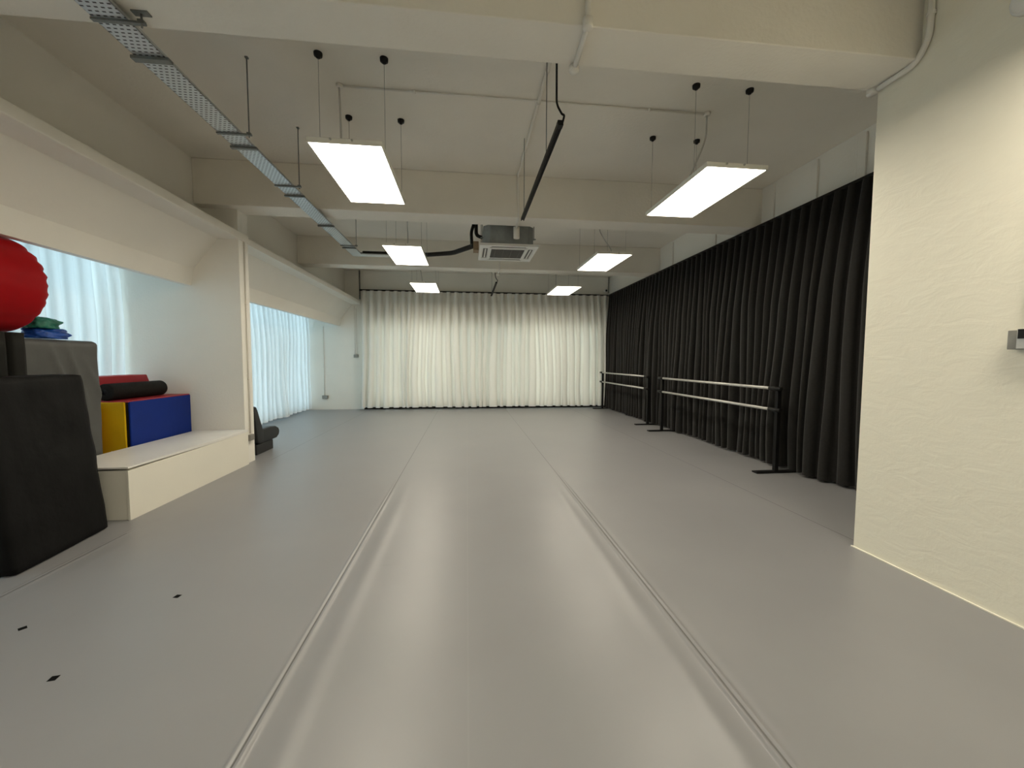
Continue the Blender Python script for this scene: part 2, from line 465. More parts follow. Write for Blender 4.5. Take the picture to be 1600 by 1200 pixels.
fo = build(floor_mesh(), 'floor', 'vinyl', at=(0, 0, 0)); fo['kind'] = 'structure'

struct(MB().box(XL - 0.3, XR + 0.3, YF - 0.2, YB + 0.3, ZC, ZC + 0.2), 'ceiling', 'ceiling')
struct(MB().box(XR, XR + 0.2, 2.6, YB + 0.2, -0.05, ZC), 'wall_right', 'wall')
struct(MB().box(XL - 0.2, XR + 0.2, YF - 0.2, YF, -0.05, ZC), 'wall_front', 'wall')
# right pier nearest the camera
struct(MB().box(3.05, XR + 0.2, YF, 2.775, -0.05, ZC), 'wall_right_pier', 'plaster', bevel=0.006)
struct(MB().box(3.038, 3.052, YF, 2.785, 0.0, 0.008), 'baseboard_right', 'bead')

# back wall with its window opening
bwx0, bwx1, bwz0, bwz1 = -2.92, 4.22, 0.12, 2.62
mb = MB()
mb.box(XL - 0.2, bwx0, YB, YB + 0.2, -0.05, ZC); mb.box(bwx1, XR + 0.2, YB, YB + 0.2, -0.05, ZC)
mb.box(bwx0, bwx1, YB, YB + 0.2, bwz1, ZC); mb.box(bwx0, bwx1, YB, YB + 0.2, -0.05, bwz0)
struct(mb, 'wall_back', 'wall')

def window(name, axis, a0, a1, z0, z1, p, n):
    """framed window along axis; p is the plane position"""
    root = bpy.data.objects.new(name, None); COL.objects.link(root); root['kind'] = 'structure'
    root.location = ((a0 + a1) / 2, p, z0) if axis == 'x' else (p, (a0 + a1) / 2, z0)
    def B(mb, s0, s1, c0, c1, d0, d1):
        if axis == 'x': mb.box(s0, s1, p + d0, p + d1, c0, c1)
        else: mb.box(p + d0, p + d1, s0, s1, c0, c1)
    f = MB()
    B(f, a0, a1, z0, z0 + 0.05, -0.03, 0.03); B(f, a0, a1, z1 - 0.05, z1, -0.03, 0.03)
    for k in range(n + 1):
        s = a0 + (a1 - a0) * k / n
        s0, s1 = max(a0, s - 0.03), min(a1, s + 0.03)
        B(f, s0, s1, z0 + 0.05, z1 - 0.05, -0.03, 0.03)
    build(f, 'window_frame', 'win_frame', root)
    for k in range(n):
        s0 = a0 + (a1 - a0) * k / n + 0.03; s1 = a0 + (a1 - a0) * (k + 1) / n - 0.03
        g = MB(); B(g, s0, s1, z0 + 0.05, z1 - 0.05, -0.003, 0.003)
        build(g, 'pane', 'glass', root)
    return root
window('window_3', 'x', bwx0, bwx1, bwz0, bwz1, YB + 0.1, 6)
struct(MB().box(-12, 13, 18.2, 18.4, -5, 6), 'wall_outside_bounce', 'outside')  # unseen wall added to dim and warm daylight through the back window

# left side: window wall, dropped soffit with its ledge, pier
ZW = 2.95
mb = MB()
mb.box(XL - 0.2, XL, YF, -0.4, -0.05, 3.2)
mb.box(XL - 0.2, XL, -0.4, 5.8, -0.05, 0.06); mb.box(XL - 0.2, XL, 6.3, 12.25, -0.05, 0.06)
mb.box(XL - 0.2, XL, 12.25, YB + 0.2, -0.05, 3.2)
mb.box(XL - 0.2, XL, -0.4, 12.25, ZW, 3.2)
struct(mb, 'wall_left', 'wall')
window('window_1', 'y', -0.4, 5.8, 0.06, ZW, XL - 0.1, 5)
window('window_2', 'y', 6.3, 12.25, 0.06, ZW, XL - 0.1, 5)
prof = [(-3.12, 3.12), (-3.12, 3.205), (-3.15, 3.235), (-3.56, 3.245), (-3.56, ZC), (XL - 0.2, ZC), (XL - 0.2, 3.17), (-3.52, 3.17), (-3.80, 2.74), (-3.80, 2.475), (-3.715, 2.475), (-3.685, 2.70), (-3.36, 3.112)]
struct(MB().prism(prof, 'y', YF, YB), 'wall_left_soffit', 'wall')
struct(MB().box(-3.16, -3.085, YF, 6.19, 3.118, 3.225), 'trim_1', 'trim', bevel=0.012)
struct(MB().box(XL - 0.2, -3.10, 5.95, 6.19, -0.05, ZB + 0.02), 'wall_left_pier', 'wall', bevel=0.006)

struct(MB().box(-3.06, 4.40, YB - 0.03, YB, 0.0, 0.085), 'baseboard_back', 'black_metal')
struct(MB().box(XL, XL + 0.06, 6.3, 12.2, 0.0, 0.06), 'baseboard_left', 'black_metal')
# beams
struct(MB().box(XL - 0.1, XR + 0.1, 2.49, 2.815, ZB - 0.01, ZC), 'ceiling_beam', 'beam', bevel=0.008)
struct(MB().box(-3.56, XR + 0.1, 5.80, 6.17, ZB, ZC), 'ceiling_beam', 'beam', bevel=0.008)
struct(MB().box(-3.56, XR + 0.1, 9.05, 9.41, ZB, ZC), 'ceiling_beam', 'beam', bevel=0.008)
# ------------------------------------------------------------------ curtains
def curtain(path_axis, a0, a1, plane, z0, z1, folds, amp, seed, side=1, lean=0.0, nz=22, per=18, flare=0.35, top_reg=0.75, hemwave=0.01, sharpness=0.9, omega=0.13, wv=0.8):
    """pleated cloth hung along x or y; folds project to `side` of the plane"""
    rnd = random.Random(seed)
    bm = bmesh.new()
    n = folds * per
    # uneven fold widths
    w = [1 - wv / 2 + wv * rnd.random() for _ in range(folds)]
    tot = sum(w); edges = [0.0]
    for q in w: edges.append(edges[-1] + q / tot)
    famp = [0.55 + 0.7 * rnd.random() for _ in range(folds + 1)]
    rows = []
    for j in range(nz + 1):
        t = j / nz                      # 0 top, 1 bottom
        z = z1 + (z0 - z1) * t
        row = []
        for i in range(n + 1):
            fi = min(folds - 1, i // per); ph = i / per - fi
            ur = i / n
            uu = edges[fi] + (edges[fi + 1] - edges[fi]) * ph
            mixr = top_reg * (1 - t) ** 1.5
            u = ur * mixr + uu * (1 - mixr)
            drift = (noise.noise(Vector((u * folds * 0.22 + seed, t * 1.3, seed * 1.7))) * 0.035 / max(1, folds * 0.045)) * t
            u2_ = min(1, max(0, u + drift * (1 if 0 < i < n else 0)))
            a = famp[fi] * (1 - ph) + famp[fi + 1] * ph
            base = (0.5 - 0.5 * math.cos(2 * PI * ph))
            sharp = base ** sharpness
            d = amp * (0.55 + 0.45 * min(1, t * 3)) * (a * (1 - mixr) + 0.85 * mixr) * sharp
            d += amp * flare * t * noise.noise(Vector((u * folds * 0.4, t * 2.0, seed + 3.0)))
            d += lean * t
            # gathered folds lean over sideways
            wid = (edges[fi + 1] - edges[fi]) * (1 - mixr) + mixr / folds
            sk = math.sin(4 * PI * ph) * omega * wid * (0.35 + 0.75 * min(1.1, a)) * (0.5 + 0.5 * min(1, t * 2.5)) + 0.10 * math.sin(2 * PI * ph) * wid * (famp[fi] - 0.9)
            s = a0 + (a1 - a0) * min(1, max(0, u2_ + sk))
            zz = z + (hemwave * noise.noise(Vector((u * folds * 0.5, 5.0, seed))) if j == nz else 0)
            if path_axis == 'x': row.append(bm.verts.new((s, plane + side * d, zz)))
            else: row.append(bm.verts.new((plane + side * d, s, zz)))
        rows.append(row)
    for a, b in zip(rows, rows[1:]):
        for i in range(n):
            f = bm.faces.new((a[i], a[i + 1], b[i + 1], b[i])); f.smooth = True
    return bm

def curtain_thing(name, label, bm, body_mat, hem_mat, loc, group=None, hem=0.05):
    """cloth as the main part, its bottom hem as a sewn band"""
    r = thing(name, label, 'curtain', loc, group)
    zmin = min(v.co.z for v in bm.verts)
    if hem_mat:
        hb = bm.copy()
        hb.verts.ensure_lookup_table()
        zs = sorted({round(v.co.z, 2) for v in bm.verts})
        cut = zs[0] + hem
        for b, keep_low in ((bm, False), (hb, True)):
            geom = b.verts[:] + b.edges[:] + b.faces[:]
            bmesh.ops.bisect_plane(b, geom=geom, plane_co=(0, 0, zmin + hem), plane_no=(0, 0, 1), clear_inner=not keep_low, clear_outer=keep_low)
        build(hb, 'hem', hem_mat, r)
    build(bm, 'cloth', body_mat, r)
    return r

# white sheers over the back windows
curtain_thing('sheer_curtain', 'white sheer curtain on the back wall, left half, beside the white wall with the socket', curtain('x', -3.06, 0.470, 12.20, 0.075, 3.49, 16, 0.21, 3, side=-1, omega=0.17, wv=1.0), M['sheer'], M['sheer_hem'], (-1.3, 12.2, 0.05), 'white sheer curtains on the back wall')
curtain_thing('sheer_curtain', 'white sheer curtain on the back wall, right half, meeting the black curtain', curtain('x', 0.470, 4.37, 12.20, 0.075, 3.49, 17, 0.21, 8, side=-1, omega=0.17, wv=1.0), M['sheer'], M['sheer_hem'], (2.4, 12.2, 0.05), 'white sheer curtains on the back wall')
# left bays
curtain_thing('window_curtain', 'daylit pale blue sheer curtain behind the red inflatable roller', curtain('y', -0.3, 5.92, -4.60, 0.03, 2.98, 32, 0.12, 21, side=1), M['window_sheer'], M['sheer_hem'], (-4.55, 2.8, 0.03), 'daylit sheers on the left windows')
curtain_thing('window_curtain', 'daylit pale blue sheer curtain behind the low black chair', curtain('y', 6.25, 12.26, -4.61, 0.05, 2.98, 27, 0.14, 33, side=1), M['window_sheer'], M['sheer_hem'], (-4.6, 9.3, 0.03), 'daylit sheers on the left windows')
# black curtain down the right wall
bc = curtain('y', 2.62, 11.98, 4.385, 0.028, 3.47, 58, 0.15, 5, side=-1, lean=-0.01, nz=26, per=14, sharpness=0.9, omega=0.12, wv=0.7, flare=0.55, top_reg=0.85, hemwave=0.02)
o = build(bc, 'blackout_curtain', 'black_cloth'); setprops(o, 'long black pleated curtain covering the right wall behind the ballet barres', 'curtain')

setprops(build(MB().box(-3.10, 4.38, 12.17, 12.23, 3.492, 3.53), 'curtain_rail', 'black_plastic'), 'dark curtain rail above the white sheers on the back wall', 'curtain rail')
setprops(build(MB().box(4.34, 4.40, 2.66, 12.12, 3.472, 3.505), 'curtain_rail', 'black_plastic'), 'black curtain rail along the top of the long black curtain', 'curtain rail')

# ------------------------------------------------------------------ ceiling lights
LZ = 3.23
LX, LY = 0.60, 1.25
def make_light(cx, cy, label, cable):
    r = thing('pendant_light_panel', label, 'ceiling light', (cx, cy, LZ), 'suspended light panels')
    x0, x1, y0, y1 = cx - LX / 2, cx + LX / 2, cy - LY / 2, cy + LY / 2
    f = MB()
    f.box(x0, x1, y0, y1, LZ + 0.010, LZ + 0.040)
    t = 0.012
    f.box(x0, x1, y0, y0 + t, LZ, LZ + 0.0101); f.box(x0, x1, y1 - t, y1, LZ, LZ + 0.0101)
    f.box(x0, x0 + t, y0 + t, y1 - t, LZ, LZ + 0.0101); f.box(x1 - t, x1, y0 + t, y1 - t, LZ, LZ + 0.0101)
    build(f, 'frame', 'frame_white', r)
    build(MB().box(x0 + t, x1 - t, y0 + t, y1 - t, LZ + 0.002, LZ + 0.008), 'diffuser', 'panel', r, label='glowing white diffuser sheet')
    for dx in (-0.11, 0.06):
        build(MB().lathe([(0.0, 0), (0.009, 0.001), (0.009, 0.010), (0.0, 0.011)], (cx + dx, y0 - 0.011, LZ + 0.028), 'y', 12), 'screw', 'alu', r)
    for sx_ in (-1, 1):
        for yy in (-0.37, 0.53):
            wx, wy = cx + sx_ * 0.275, cy + yy
            build(MB().tube([(wx, wy, LZ + 0.04), (wx, wy, ZC - 0.02)], 0.0018, 6), 'suspension_wire', 'wire', r)
            build(MB().lathe([(0, -0.045), (0.014, -0.044), (0.016, -0.03), (0.034, -0.026), (0.036, -0.004), (0.036, 0.0), (0, 0.0)], (wx, wy, ZC), 'z', 20), 'ceiling_rose', 'black_plastic', r, label='round black ceiling fixing')
    build(MB().bent([(cx + a, cy + b, z) for a, b, z in cable], 0.009, 8, rad=0.08), 'power_cord', 'cord', r)
    return r
cabL = [(-0.22, 0.02, ZC - 0.02), (-0.21, 0.0, 3.86), (-0.19, -0.05, 3.60), (-0.19, -0.10, LZ + 0.04)]
cabR = [(0.08, 0.02, ZC - 0.02), (0.08, 0.02, 3.86), (0.02, 0.0, 3.70), (-0.16, 0.05, LZ + 0.04)]
cabL2 = [(0.0, 0.02, ZC - 0.02), (0.0, 0.02, 3.75), (0.01, 0.0, 3.60), (0.01, -0.05, LZ + 0.04)]
cabR2 = [(-0.14, -0.20, ZC - 0.02), (-0.14, -0.22, 3.72), (-0.02, -0.25, 3.52), (0.055, -0.28, 3.40), (0.06, -0.30, LZ + 0.04)]
cabL3 = [(-0.12, 0.0, ZC - 0.02), (-0.12, 0.0, 3.7), (-0.08, -0.05, 3.45), (-0.06, -0.10, LZ + 0.04)]
cabR3 = [(-0.19, 0.0, ZC - 0.02), (-0.19, 0.0, 3.7), (-0.20, -0.05, 3.45), (-0.20, -0.10, LZ + 0.04)]
lampL = make_light(-0.985, 4.12, 'lit white panel hanging nearest on the left, beside the cable tray', cabL)
lampR = make_light(2.46, 4.12, 'lit white panel hanging nearest on the right, by the black curtain top', cabR)
make_light(-0.995, 7.05, 'lit white panel hanging left of the ceiling air conditioner', cabL2)
make_light(2.44, 7.10, 'lit white panel hanging right of the ceiling air conditioner', cabR2)
make_light(-0.995, 10.04, 'small far lit panel hanging left, in front of the left white sheer', cabL3)
make_light(2.43, 10.02, 'small far lit panel hanging right, in front of the right white sheer', cabR3)
def copy_thing(src, dx, dy, label):
    r = src.copy(); COL.objects.link(r)
    r.location = src.location + Vector((dx, dy, 0)); r['label'] = label
    for ch in src.children:
        c = ch.copy(); COL.objects.link(c); c.parent = r
    return r
copy_thing(lampL, 0.0, -3.30, 'lit white panel of the left row above the near floor, before the near beam')
copy_thing(lampR, 0.0, -3.30, 'lit white panel of the right row beside the right pier, before the near beam')

# ------------------------------------------------------------------ cable tray
tr = thing('cable_tray', 'perforated galvanised cable tray hanging along the left side of the ceiling', 'cable tray', (-2.05, 5.0, 3.45))
TX0, TX1, TZ = -2.15, -1.96, 3.45
mb = MB()
mb.box(TX0, TX1, 0.6, 8.05, TZ, TZ + 0.003); mb.box(TX0, TX0 + 0.003, 0.6, 8.05, TZ, TZ + 0.05); mb.box(TX1 - 0.003, TX1, 0.6, 7.86, TZ, TZ + 0.02)
build(mb, 'tray_run', 'tray', tr)
mb = MB()
mb.box(TX1, -1.30, 7.86, 8.05, TZ, TZ + 0.003); mb.box(TX0, -1.30, 8.047, 8.05, TZ, TZ + 0.05); mb.box(TX1, -1.30, 7.86, 7.863, TZ, TZ + 0.014)
build(mb, 'tray_branch', 'tray', tr)
for yb, zt in ((2.70, ZB - 0.01), (3.87, ZC), (4.93, ZC), (7.30, ZC)):
    build(MB().box(TX0 - 0.01, TX1 + 0.085, yb - 0.012, yb + 0.012, TZ - 0.012, TZ - 0.0005), 'support_bracket', 'zinc', tr)
    mb = MB().tube([(TX1 + 0.065, yb, TZ - 0.03), (TX1 + 0.065, yb, zt)], 0.0055, 8)
    mb.box(TX1 + 0.050, TX1 + 0.080, yb - 0.015, yb + 0.015, TZ - 0.0004, TZ + 0.011)
    if zt < ZC: mb.box(TX1 + 0.02, TX1 + 0.11, yb - 0.02, yb + 0.02, zt - 0.008, zt)
    else: mb.box(TX1 + 0.053, TX1 + 0.077, yb - 0.012, yb + 0.012, zt - 0.012, zt)
    build(mb, 'threaded_rod', 'zinc', tr)
for yb, w in ((1.9, 0.018), (3.0, 0.022), (4.10, 0.018), (5.20, 0.014), (6.28, 0.016), (7.44, 0.014)):
    build(MB().box(TX0 - 0.02, TX1 + 0.02, yb - w, yb + w, TZ - 0.020, TZ - 0.0005), 'joint_strap', 'zinc', tr)

# ------------------------------------------------------------------ air conditioner
ax0, ax1, ay0, ay1, az = 0.205, 1.13, 6.30, 7.25, 3.25
acx, acy = (ax0 + ax1) / 2, (ay0 + ay1) / 2
ac = thing('air_conditioner', 'white ceiling cassette air conditioner with grey metal body hanging mid room', 'air conditioner', (acx, acy, az))
h, c = 0.40, 0.10
octo = [(acx - h, acy - h + c), (acx - h + c, acy - h), (acx + h - c, acy - h), (acx + h, acy - h + c), (acx + h, acy + h - c), (acx + h - c, acy + h), (acx - h + c, acy + h), (acx - h, acy + h - c)]
build(MB().prism(octo, 'z', az + 0.04, az + 0.35), 'casing', 'ac_body', ac, bevel=0.008)
mb = MB()
# face panel: rim strips around grille and vents
g0, g1 = 0.215, 0.215
mb.box(ax0, ax1, ay0, ay1, az + 0.014, az + 0.04)
hw = (ax1 - ax0) / 2; hd = (ay1 - ay0) / 2
def ring(mb, x0, x1, y0, y1, X0, X1, Y0, Y1, z0, z1):
    mb.box(X0, X1, Y0, y0, z0, z1); mb.box(X0, X1, y1, Y1, z0, z1); mb.box(X0, x0, y0, y1, z0, z1); mb.box(x1, X1, y0, y1, z0, z1)
ring(mb, acx - hw + 0.05, acx + hw - 0.05, acy - hd + 0.05, acy + hd - 0.05, ax0, ax1, ay0, ay1, az, az + 0.0145)
ring(mb, acx - 0.27, acx + 0.27, acy - 0.27, acy + 0.27, acx - 0.32, acx + 0.32, acy - 0.32, acy + 0.32, az, az + 0.0145)
for sx_ in (-1, 1):
    for sy_ in (-1, 1):
        xa, xb = sorted((acx + sx_ * 0.30, acx + sx_ * (hw - 0.045))); ya, yb = sorted((acy + sy_ * 0.30, acy + sy_ * (hd - 0.045)))
        mb.box(xa, xb, ya, yb, az + 0.001, az + 0.0145)
build(mb, 'face_panel', 'white_plastic', ac, bevel=0.004)
mb = MB()
mb.box(acx - 0.268, acx + 0.268, acy - 0.268, acy + 0.268, az + 0.006, az + 0.0135)
for k in range(18):
    yy = acy - 0.255 + k * 0.03
    mb.box(acx - 0.265, acx + 0.265, yy - 0.006, yy + 0.006, az + 0.001, az + 0.007)
for k in range(4):
    xx = acx - 0.2 + k * 0.133
    mb.box(xx - 0.005, xx + 0.005, acy - 0.265, acy + 0.265, az + 0.0, az + 0.006)
build(mb, 'intake_grille', 'grille', ac)
for k, (dx, dy) in enumerate(((0, -1), (1, 0), (0, 1), (-1, 0))):
    ctr = 0.365
    if dx: mb = MB().box(acx + dx * ctr - 0.035, acx + dx * ctr + 0.035, acy - 0.27, acy + 0.27, az + 0.008, az + 0.0135)
    else: mb = MB().box(acx - 0.27, acx + 0.27, acy + dy * (ctr + 0.012) - 0.035, acy + dy * (ctr + 0.012) + 0.035, az + 0.008, az + 0.0135)
    v = build(mb, 'air_outlet', 'grille', ac)
    if dx: mb = MB().box(acx + dx * ctr - 0.011, acx + dx * ctr + 0.011, acy - 0.265, acy + 0.265, az + 0.001, az + 0.006)
    else: mb = MB().box(acx - 0.265, acx + 0.265, acy + dy * (ctr + 0.012) + 0.006, acy + dy * (ctr + 0.012) + 0.018, az + 0.001, az + 0.006)
    build(mb, 'louvre', 'white_plastic', v)
for sx_ in (-1, 1):
    for sy_ in (-1, 1):
        px, py = acx + sx_ * 0.415, acy + sy_ * 0.27
        mb = MB().tube([(px, py, az + 0.16), (px, py, ZC)], 0.006, 8); mb.box(px - 0.03, px + 0.03, py - 0.02, py + 0.02, az + 0.17, az + 0.18)
        build(mb, 'hanger_rod', 'zinc', ac)
build(MB().box(0.11, 0.195, 6.62, 6.80, 3.26, 3.40), 'drain_box', 'brown', ac, label='small brown box at the side')

pp = thing('insulated_pipe', 'black insulated pipes running from the cable tray to the air conditioner', 'pipe', (-0.9, 7.5, 3.48))
build(MB().bent([(-2.05, 0.9, 3.479), (-2.05, 7.955, 3.479), (-1.45, 7.955, 3.479)], 0.024, 12, rad=0.12), 'tray_pipe', 'foam_black', pp)
build(MB().bent([(-1.95, 7.955, 3.492), (-1.3, 7.955, 3.495), (-0.75, 7.92, 3.49), (-0.25, 7.5, 3.43), (0.10, 6.86, 3.385), (0.13, 6.75, 3.37)], 0.040, 12, rad=0.12), 'pipe_run', 'foam_black', pp)
build(MB().bent([(0.09, 6.92, 3.41), (0.08, 6.92, 3.64), (0.13, 6.92, 3.78), (0.13, 6.92, ZC)], 0.026, 10, rad=0.06), 'riser', 'foam_black', pp)
build(MB().bent([(0.16, 6.98, ZC), (0.165, 6.98, 3.60), (0.285, 6.98, 3.565)], 0.030, 10, rad=0.07), 'elbow', 'foam_black', pp)

# ------------------------------------------------------------------ lighting tracks
def track(y0, y1, x, z, label, rods):
    r = thing('lighting_track', label, 'lighting track', (x, (y0 + y1) / 2, z), 'black lighting tracks')
    mb = MB()
    mb.box(x - 0.020, x + 0.020, y0, y1, z + 0.012, z + 0.032)
    mb.box(x - 0.020, x - 0.012, y0, y1, z, z + 0.0125); mb.box(x + 0.012, x + 0.020, y0, y1, z, z + 0.0125)
    build(mb, 'rail', 'black_metal', r)
    build(MB().box(x - 0.021, x + 0.021, y0 - 0.05, y0 + 0.001, z - 0.002, z + 0.034), 'feed_end', 'black_plastic', r)
    for yy in rods:
        build(MB().tube([(x - 0.004, yy, z + 0.03), (x - 0.004, yy, ZC)], 0.004, 8), 'hanger_rod', 'zinc', r)
    build(MB().bent([(x - 0.03, y0 - 0.02, ZC), (x - 0.025, y0 - 0.02, z + 0.16), (x + 0.012, y0 - 0.035, z + 0.085), (x + 0.03, y0 - 0.04, z + 0.075), (x + 0.02, y0 - 0.03, z + 0.03)], 0.008, 8, rad=0.05), 'power_cable', 'black_plastic', r)
    return r
track(3.03, 5.02, 0.69, 3.20, 'black lighting track rail hanging near, in front of the air conditioner', (3.5, 4.85))
track(9.62, 11.55, 0.70, 3.30, 'short far black lighting track hanging between the two small far panels', (11.2,))

# ------------------------------------------------------------------ conduits
def conduit(label, pts, r=0.012, saddles=(), caps=(), name='electrical_conduit', m='conduit', rad=0.05):
    p0 = pts[len(pts) // 2]
    t = thing(name, label, 'conduit', p0)
    build(MB().bent(pts, r, 10, rad=rad), 'pipe', m, t)
    for s in saddles:
        d = s[3] if len(s) > 3 else 'z'
        e = r + 0.006
        if d == 'y': mb = MB().tube([(s[0], s[1] - 0.012, s[2]), (s[0], s[1] + 0.012, s[2])], e, 12)
        elif d == 'x': mb = MB().tube([(s[0] - 0.012, s[1], s[2]), (s[0] + 0.012, s[1], s[2])], e, 12)
        else: mb = MB().tube([(s[0], s[1], s[2] - 0.012), (s[0], s[1], s[2] + 0.012)], e, 12)
        build(mb, 'coupling', m, t)
    for (c, rr, hh) in caps:
        build(MB().lathe([(0, -hh), (rr * 0.92, -hh), (rr, -hh + 0.006), (rr, 0), (0, 0)], c, 'z', 20), 'junction_box', m, t)
    return t
zb1 = ZB - 0.01
conduit('white conduit down the near beam face and across its underside, by the track cable', [(0.735, 2.475, ZC), (0.735, 2.475, zb1 - 0.014), (0.745, 2.80, zb1 - 0.014)], 0.018, caps=[((0.735, 2.476, zb1 + 0.03), 0.032, 0.055), ((0.745, 2.825, zb1 - 0.001), 0.036, 0.035)])
conduit('white conduit along the ceiling beside the near track, ending in a hanging white cylinder', [(0.73, 2.83, ZC - 0.02), (0.73, 5.78, ZC - 0.02), (0.745, 5.785, ZB - 0.018), (0.76, 6.19, ZB - 0.018)], 0.017,
        saddles=[(0.73, 3.7, ZC - 0.02, 'y'), (0.73, 4.15, ZC - 0.02, 'y')], caps=[((0.765, 6.215, ZB - 0.001), 0.048, 0.17)])
conduit('white conduit across the ceiling feeding the two nearest light panels', [(-1.20, 4.14, ZC - 0.014), (2.54, 4.14, ZC - 0.014)], 0.009,
        saddles=[(-0.5, 4.14, ZC - 0.014, 'x'), (1.9, 4.14, ZC - 0.014, 'x')], caps=[((-1.20, 4.14, ZC - 0.0), 0.032, 0.03), ((2.54, 4.14, ZC), 0.032, 0.03)])
conduit('white conduit down the far beam face behind the air conditioner', [(0.735, 6.2, ZC - 0.02), (0.735, 9.03, ZC - 0.02), (0.735, 9.035, ZB - 0.013), (0.735, 9.41, ZB - 0.014)], 0.013, caps=[((0.735, 9.41, ZB - 0.001), 0.032, 0.06)])
conduit('white conduit bending from the right pier edge under the near beam', [(3.028, 2.425, ZC), (3.028, 2.43, 3.60), (3.026, 2.50, zb1 - 0.022), (3.026, 2.75, zb1 - 0.022)], 0.019, saddles=[(3.034, 2.432, 3.75)], caps=[((3.026, 2.795, zb1 + 0.012), 0.034, 0.05)], rad=0.09)

# conduits that end in a socket box on a wall
def boxed(label, pts, bx, cat='socket', r=0.008, rings=(), lid=None):
    t = thing('socket_box', label, cat, ((bx[0] + bx[1]) / 2, (bx[2] + bx[3]) / 2, bx[4]))
    build(MB().box(*bx), 'box', 'box_grey', t, bevel=0.004)
    for q in pts: build(MB().bent(q, r, 8), 'conduit', 'conduit', t)
    for q in rings: build(MB().tube([(q[0], q[1], q[2] - 0.012), (q[0], q[1], q[2] + 0.012)], r + 0.005, 10), 'coupling', 'conduit', t)
    if lid: build(MB().box(*lid[0]), lid[1], lid[2], t, bevel=0.003)
    return t
boxed('grey socket box low on the left pier beside the white bench', [[(-3.088, 6.075, 3.11), (-3.088, 6.06, 0.42)]], (-3.0995, -3.055, 5.99, 6.10, 0.32, 0.405), r=0.010,
      rings=((-3.088, 6.07, 2.25), (-3.088, 6.064, 1.2)), lid=((-3.056, -3.050, 5.995, 6.095, 0.325, 0.40), 'socket_plate', 'box_grey'))
boxed('small grey socket box at mid height on the back wall left of the white sheer', [[(-3.30, YB - 0.010, 3.06), (-3.30, YB - 0.010, 1.62)], [(-3.25, YB - 0.010, 3.0), (-3.25, YB - 0.010, 1.62)]], (-3.33, -3.20, YB - 0.055, YB - 0.0005, 1.55, 1.635), r=0.006,
      lid=((-3.325, -3.205, YB - 0.062, YB - 0.054, 1.555, 1.63), 'socket_plate', 'box_grey'))
boxed('small grey socket box near the floor on the back wall by the left curtain', [[(-4.19, YB - 0.010, 2.45), (-4.19, YB - 0.010, 0.42)]], (-4.25, -4.09, YB - 0.055, YB - 0.0005, 0.33, 0.425), r=0.009,
      lid=((-4.245, -4.095, YB - 0.062, YB - 0.054, 0.335, 0.42), 'socket_plate', 'box_grey'))
sb = thing('switch_box', 'grey box with black and silver switch unit on the right pier', 'switch', (3.02, 1.82, 1.54))
build(MB().box(2.995, 3.0495, 1.70, 1.915, 1.54, 1.645), 'back_box', 'box_grey', sb, bevel=0.003)
build(MB().box(2.975, 2.9945, 1.69, 1.865, 1.543, 1.65), 'switch_plate', 'alu', sb, bevel=0.002)
build(MB().box(2.970, 2.9745, 1.70, 1.858, 1.597, 1.648), 'display', 'black_plastic', sb, label='black display strip')
build(MB().bent([(3.036, 1.852, 2.55), (3.036, 1.852, 1.645)], 0.012, 10), 'conduit', 'conduit', sb)
build(MB().tube([(3.036, 1.852, 1.80), (3.036, 1.852, 1.83)], 0.018, 12), 'coupling', 'conduit', sb)
al = thing('ceiling_alarm', 'white rounded fitting high on the right pier at the top corner', 'alarm', (3.02, 1.90, 3.40))
build(MB().lathe([(0, 0.0), (0.075, 0.0), (0.075, -0.02), (0.07, -0.03), (0, -0.03)], (3.0495, 1.955, 3.44), 'x', 28), 'base', 'white_plastic', al)
build(MB().lathe([(0.062, -0.031), (0.058, -0.05), (0.035, -0.07), (0, -0.075)], (3.0495, 1.955, 3.44), 'x', 28), 'dome', 'white_plastic', al)

# flat trunking strips on the wall above the black curtain
tl = ['white trunking strip on the right wall nearest the pier', 'white trunking strip on the right wall, second from the pier', 'faint white trunking strip on the right wall just before the middle beam', 'white trunking strip on the right wall just behind the middle beam', 'white trunking strip on the right wall halfway between the two far beams']
for (y, w), lab in zip(((4.22, 0.10), (4.85, 0.10), (5.56, 0.07), (6.95, 0.08), (8.48, 0.08)), tl):
    mb = MB().box(XR - 0.028, XR - 0.0005, y - w / 2, y + w / 2, 3.0, ZC - 0.04)
    setprops(build(mb, 'cable_trunking', 'wall', bevel=0.004), lab, 'trunking', 'trunking strips on the right wall')
setprops(build(MB().tube([(-3.125, 12.31, 3.26), (-3.125, 12.31, ZC)], 0.02, 10), 'drop_pipe', 'zinc'), 'thin dark vertical pipe in the far left corner above the ledge', 'pipe')
setprops(build(MB().tube([(4.44, 12.30, 3.60), (4.44, 12.30, ZC)], 0.016, 10), 'drop_pipe', 'zinc'), 'thin dark vertical pipe in the far right corner above the black curtain', 'pipe')
cc = thing('security_camera', 'small dark security camera in the far right corner above the curtains', 'camera', (4.33, 12.25, 3.66))
build(MB().lathe([(0, 0), (0.045, 0.0), (0.045, 0.07), (0.03, 0.10), (0, 0.10)], (4.33, 12.20, 3.66), 'y', 20), 'housing', 'white_plastic', cc)
build(MB().lathe([(0.0, -0.012), (0.02, -0.008), (0.032, 0.0), (0.032, 0.01), (0, 0.01)], (4.33, 12.192, 3.66), 'y', 20), 'lens', 'black_plastic', cc)
build(MB().box(4.30, 4.36, 12.298, YB - 0.0005, 3.635, 3.685), 'bracket', 'white_plastic', cc)

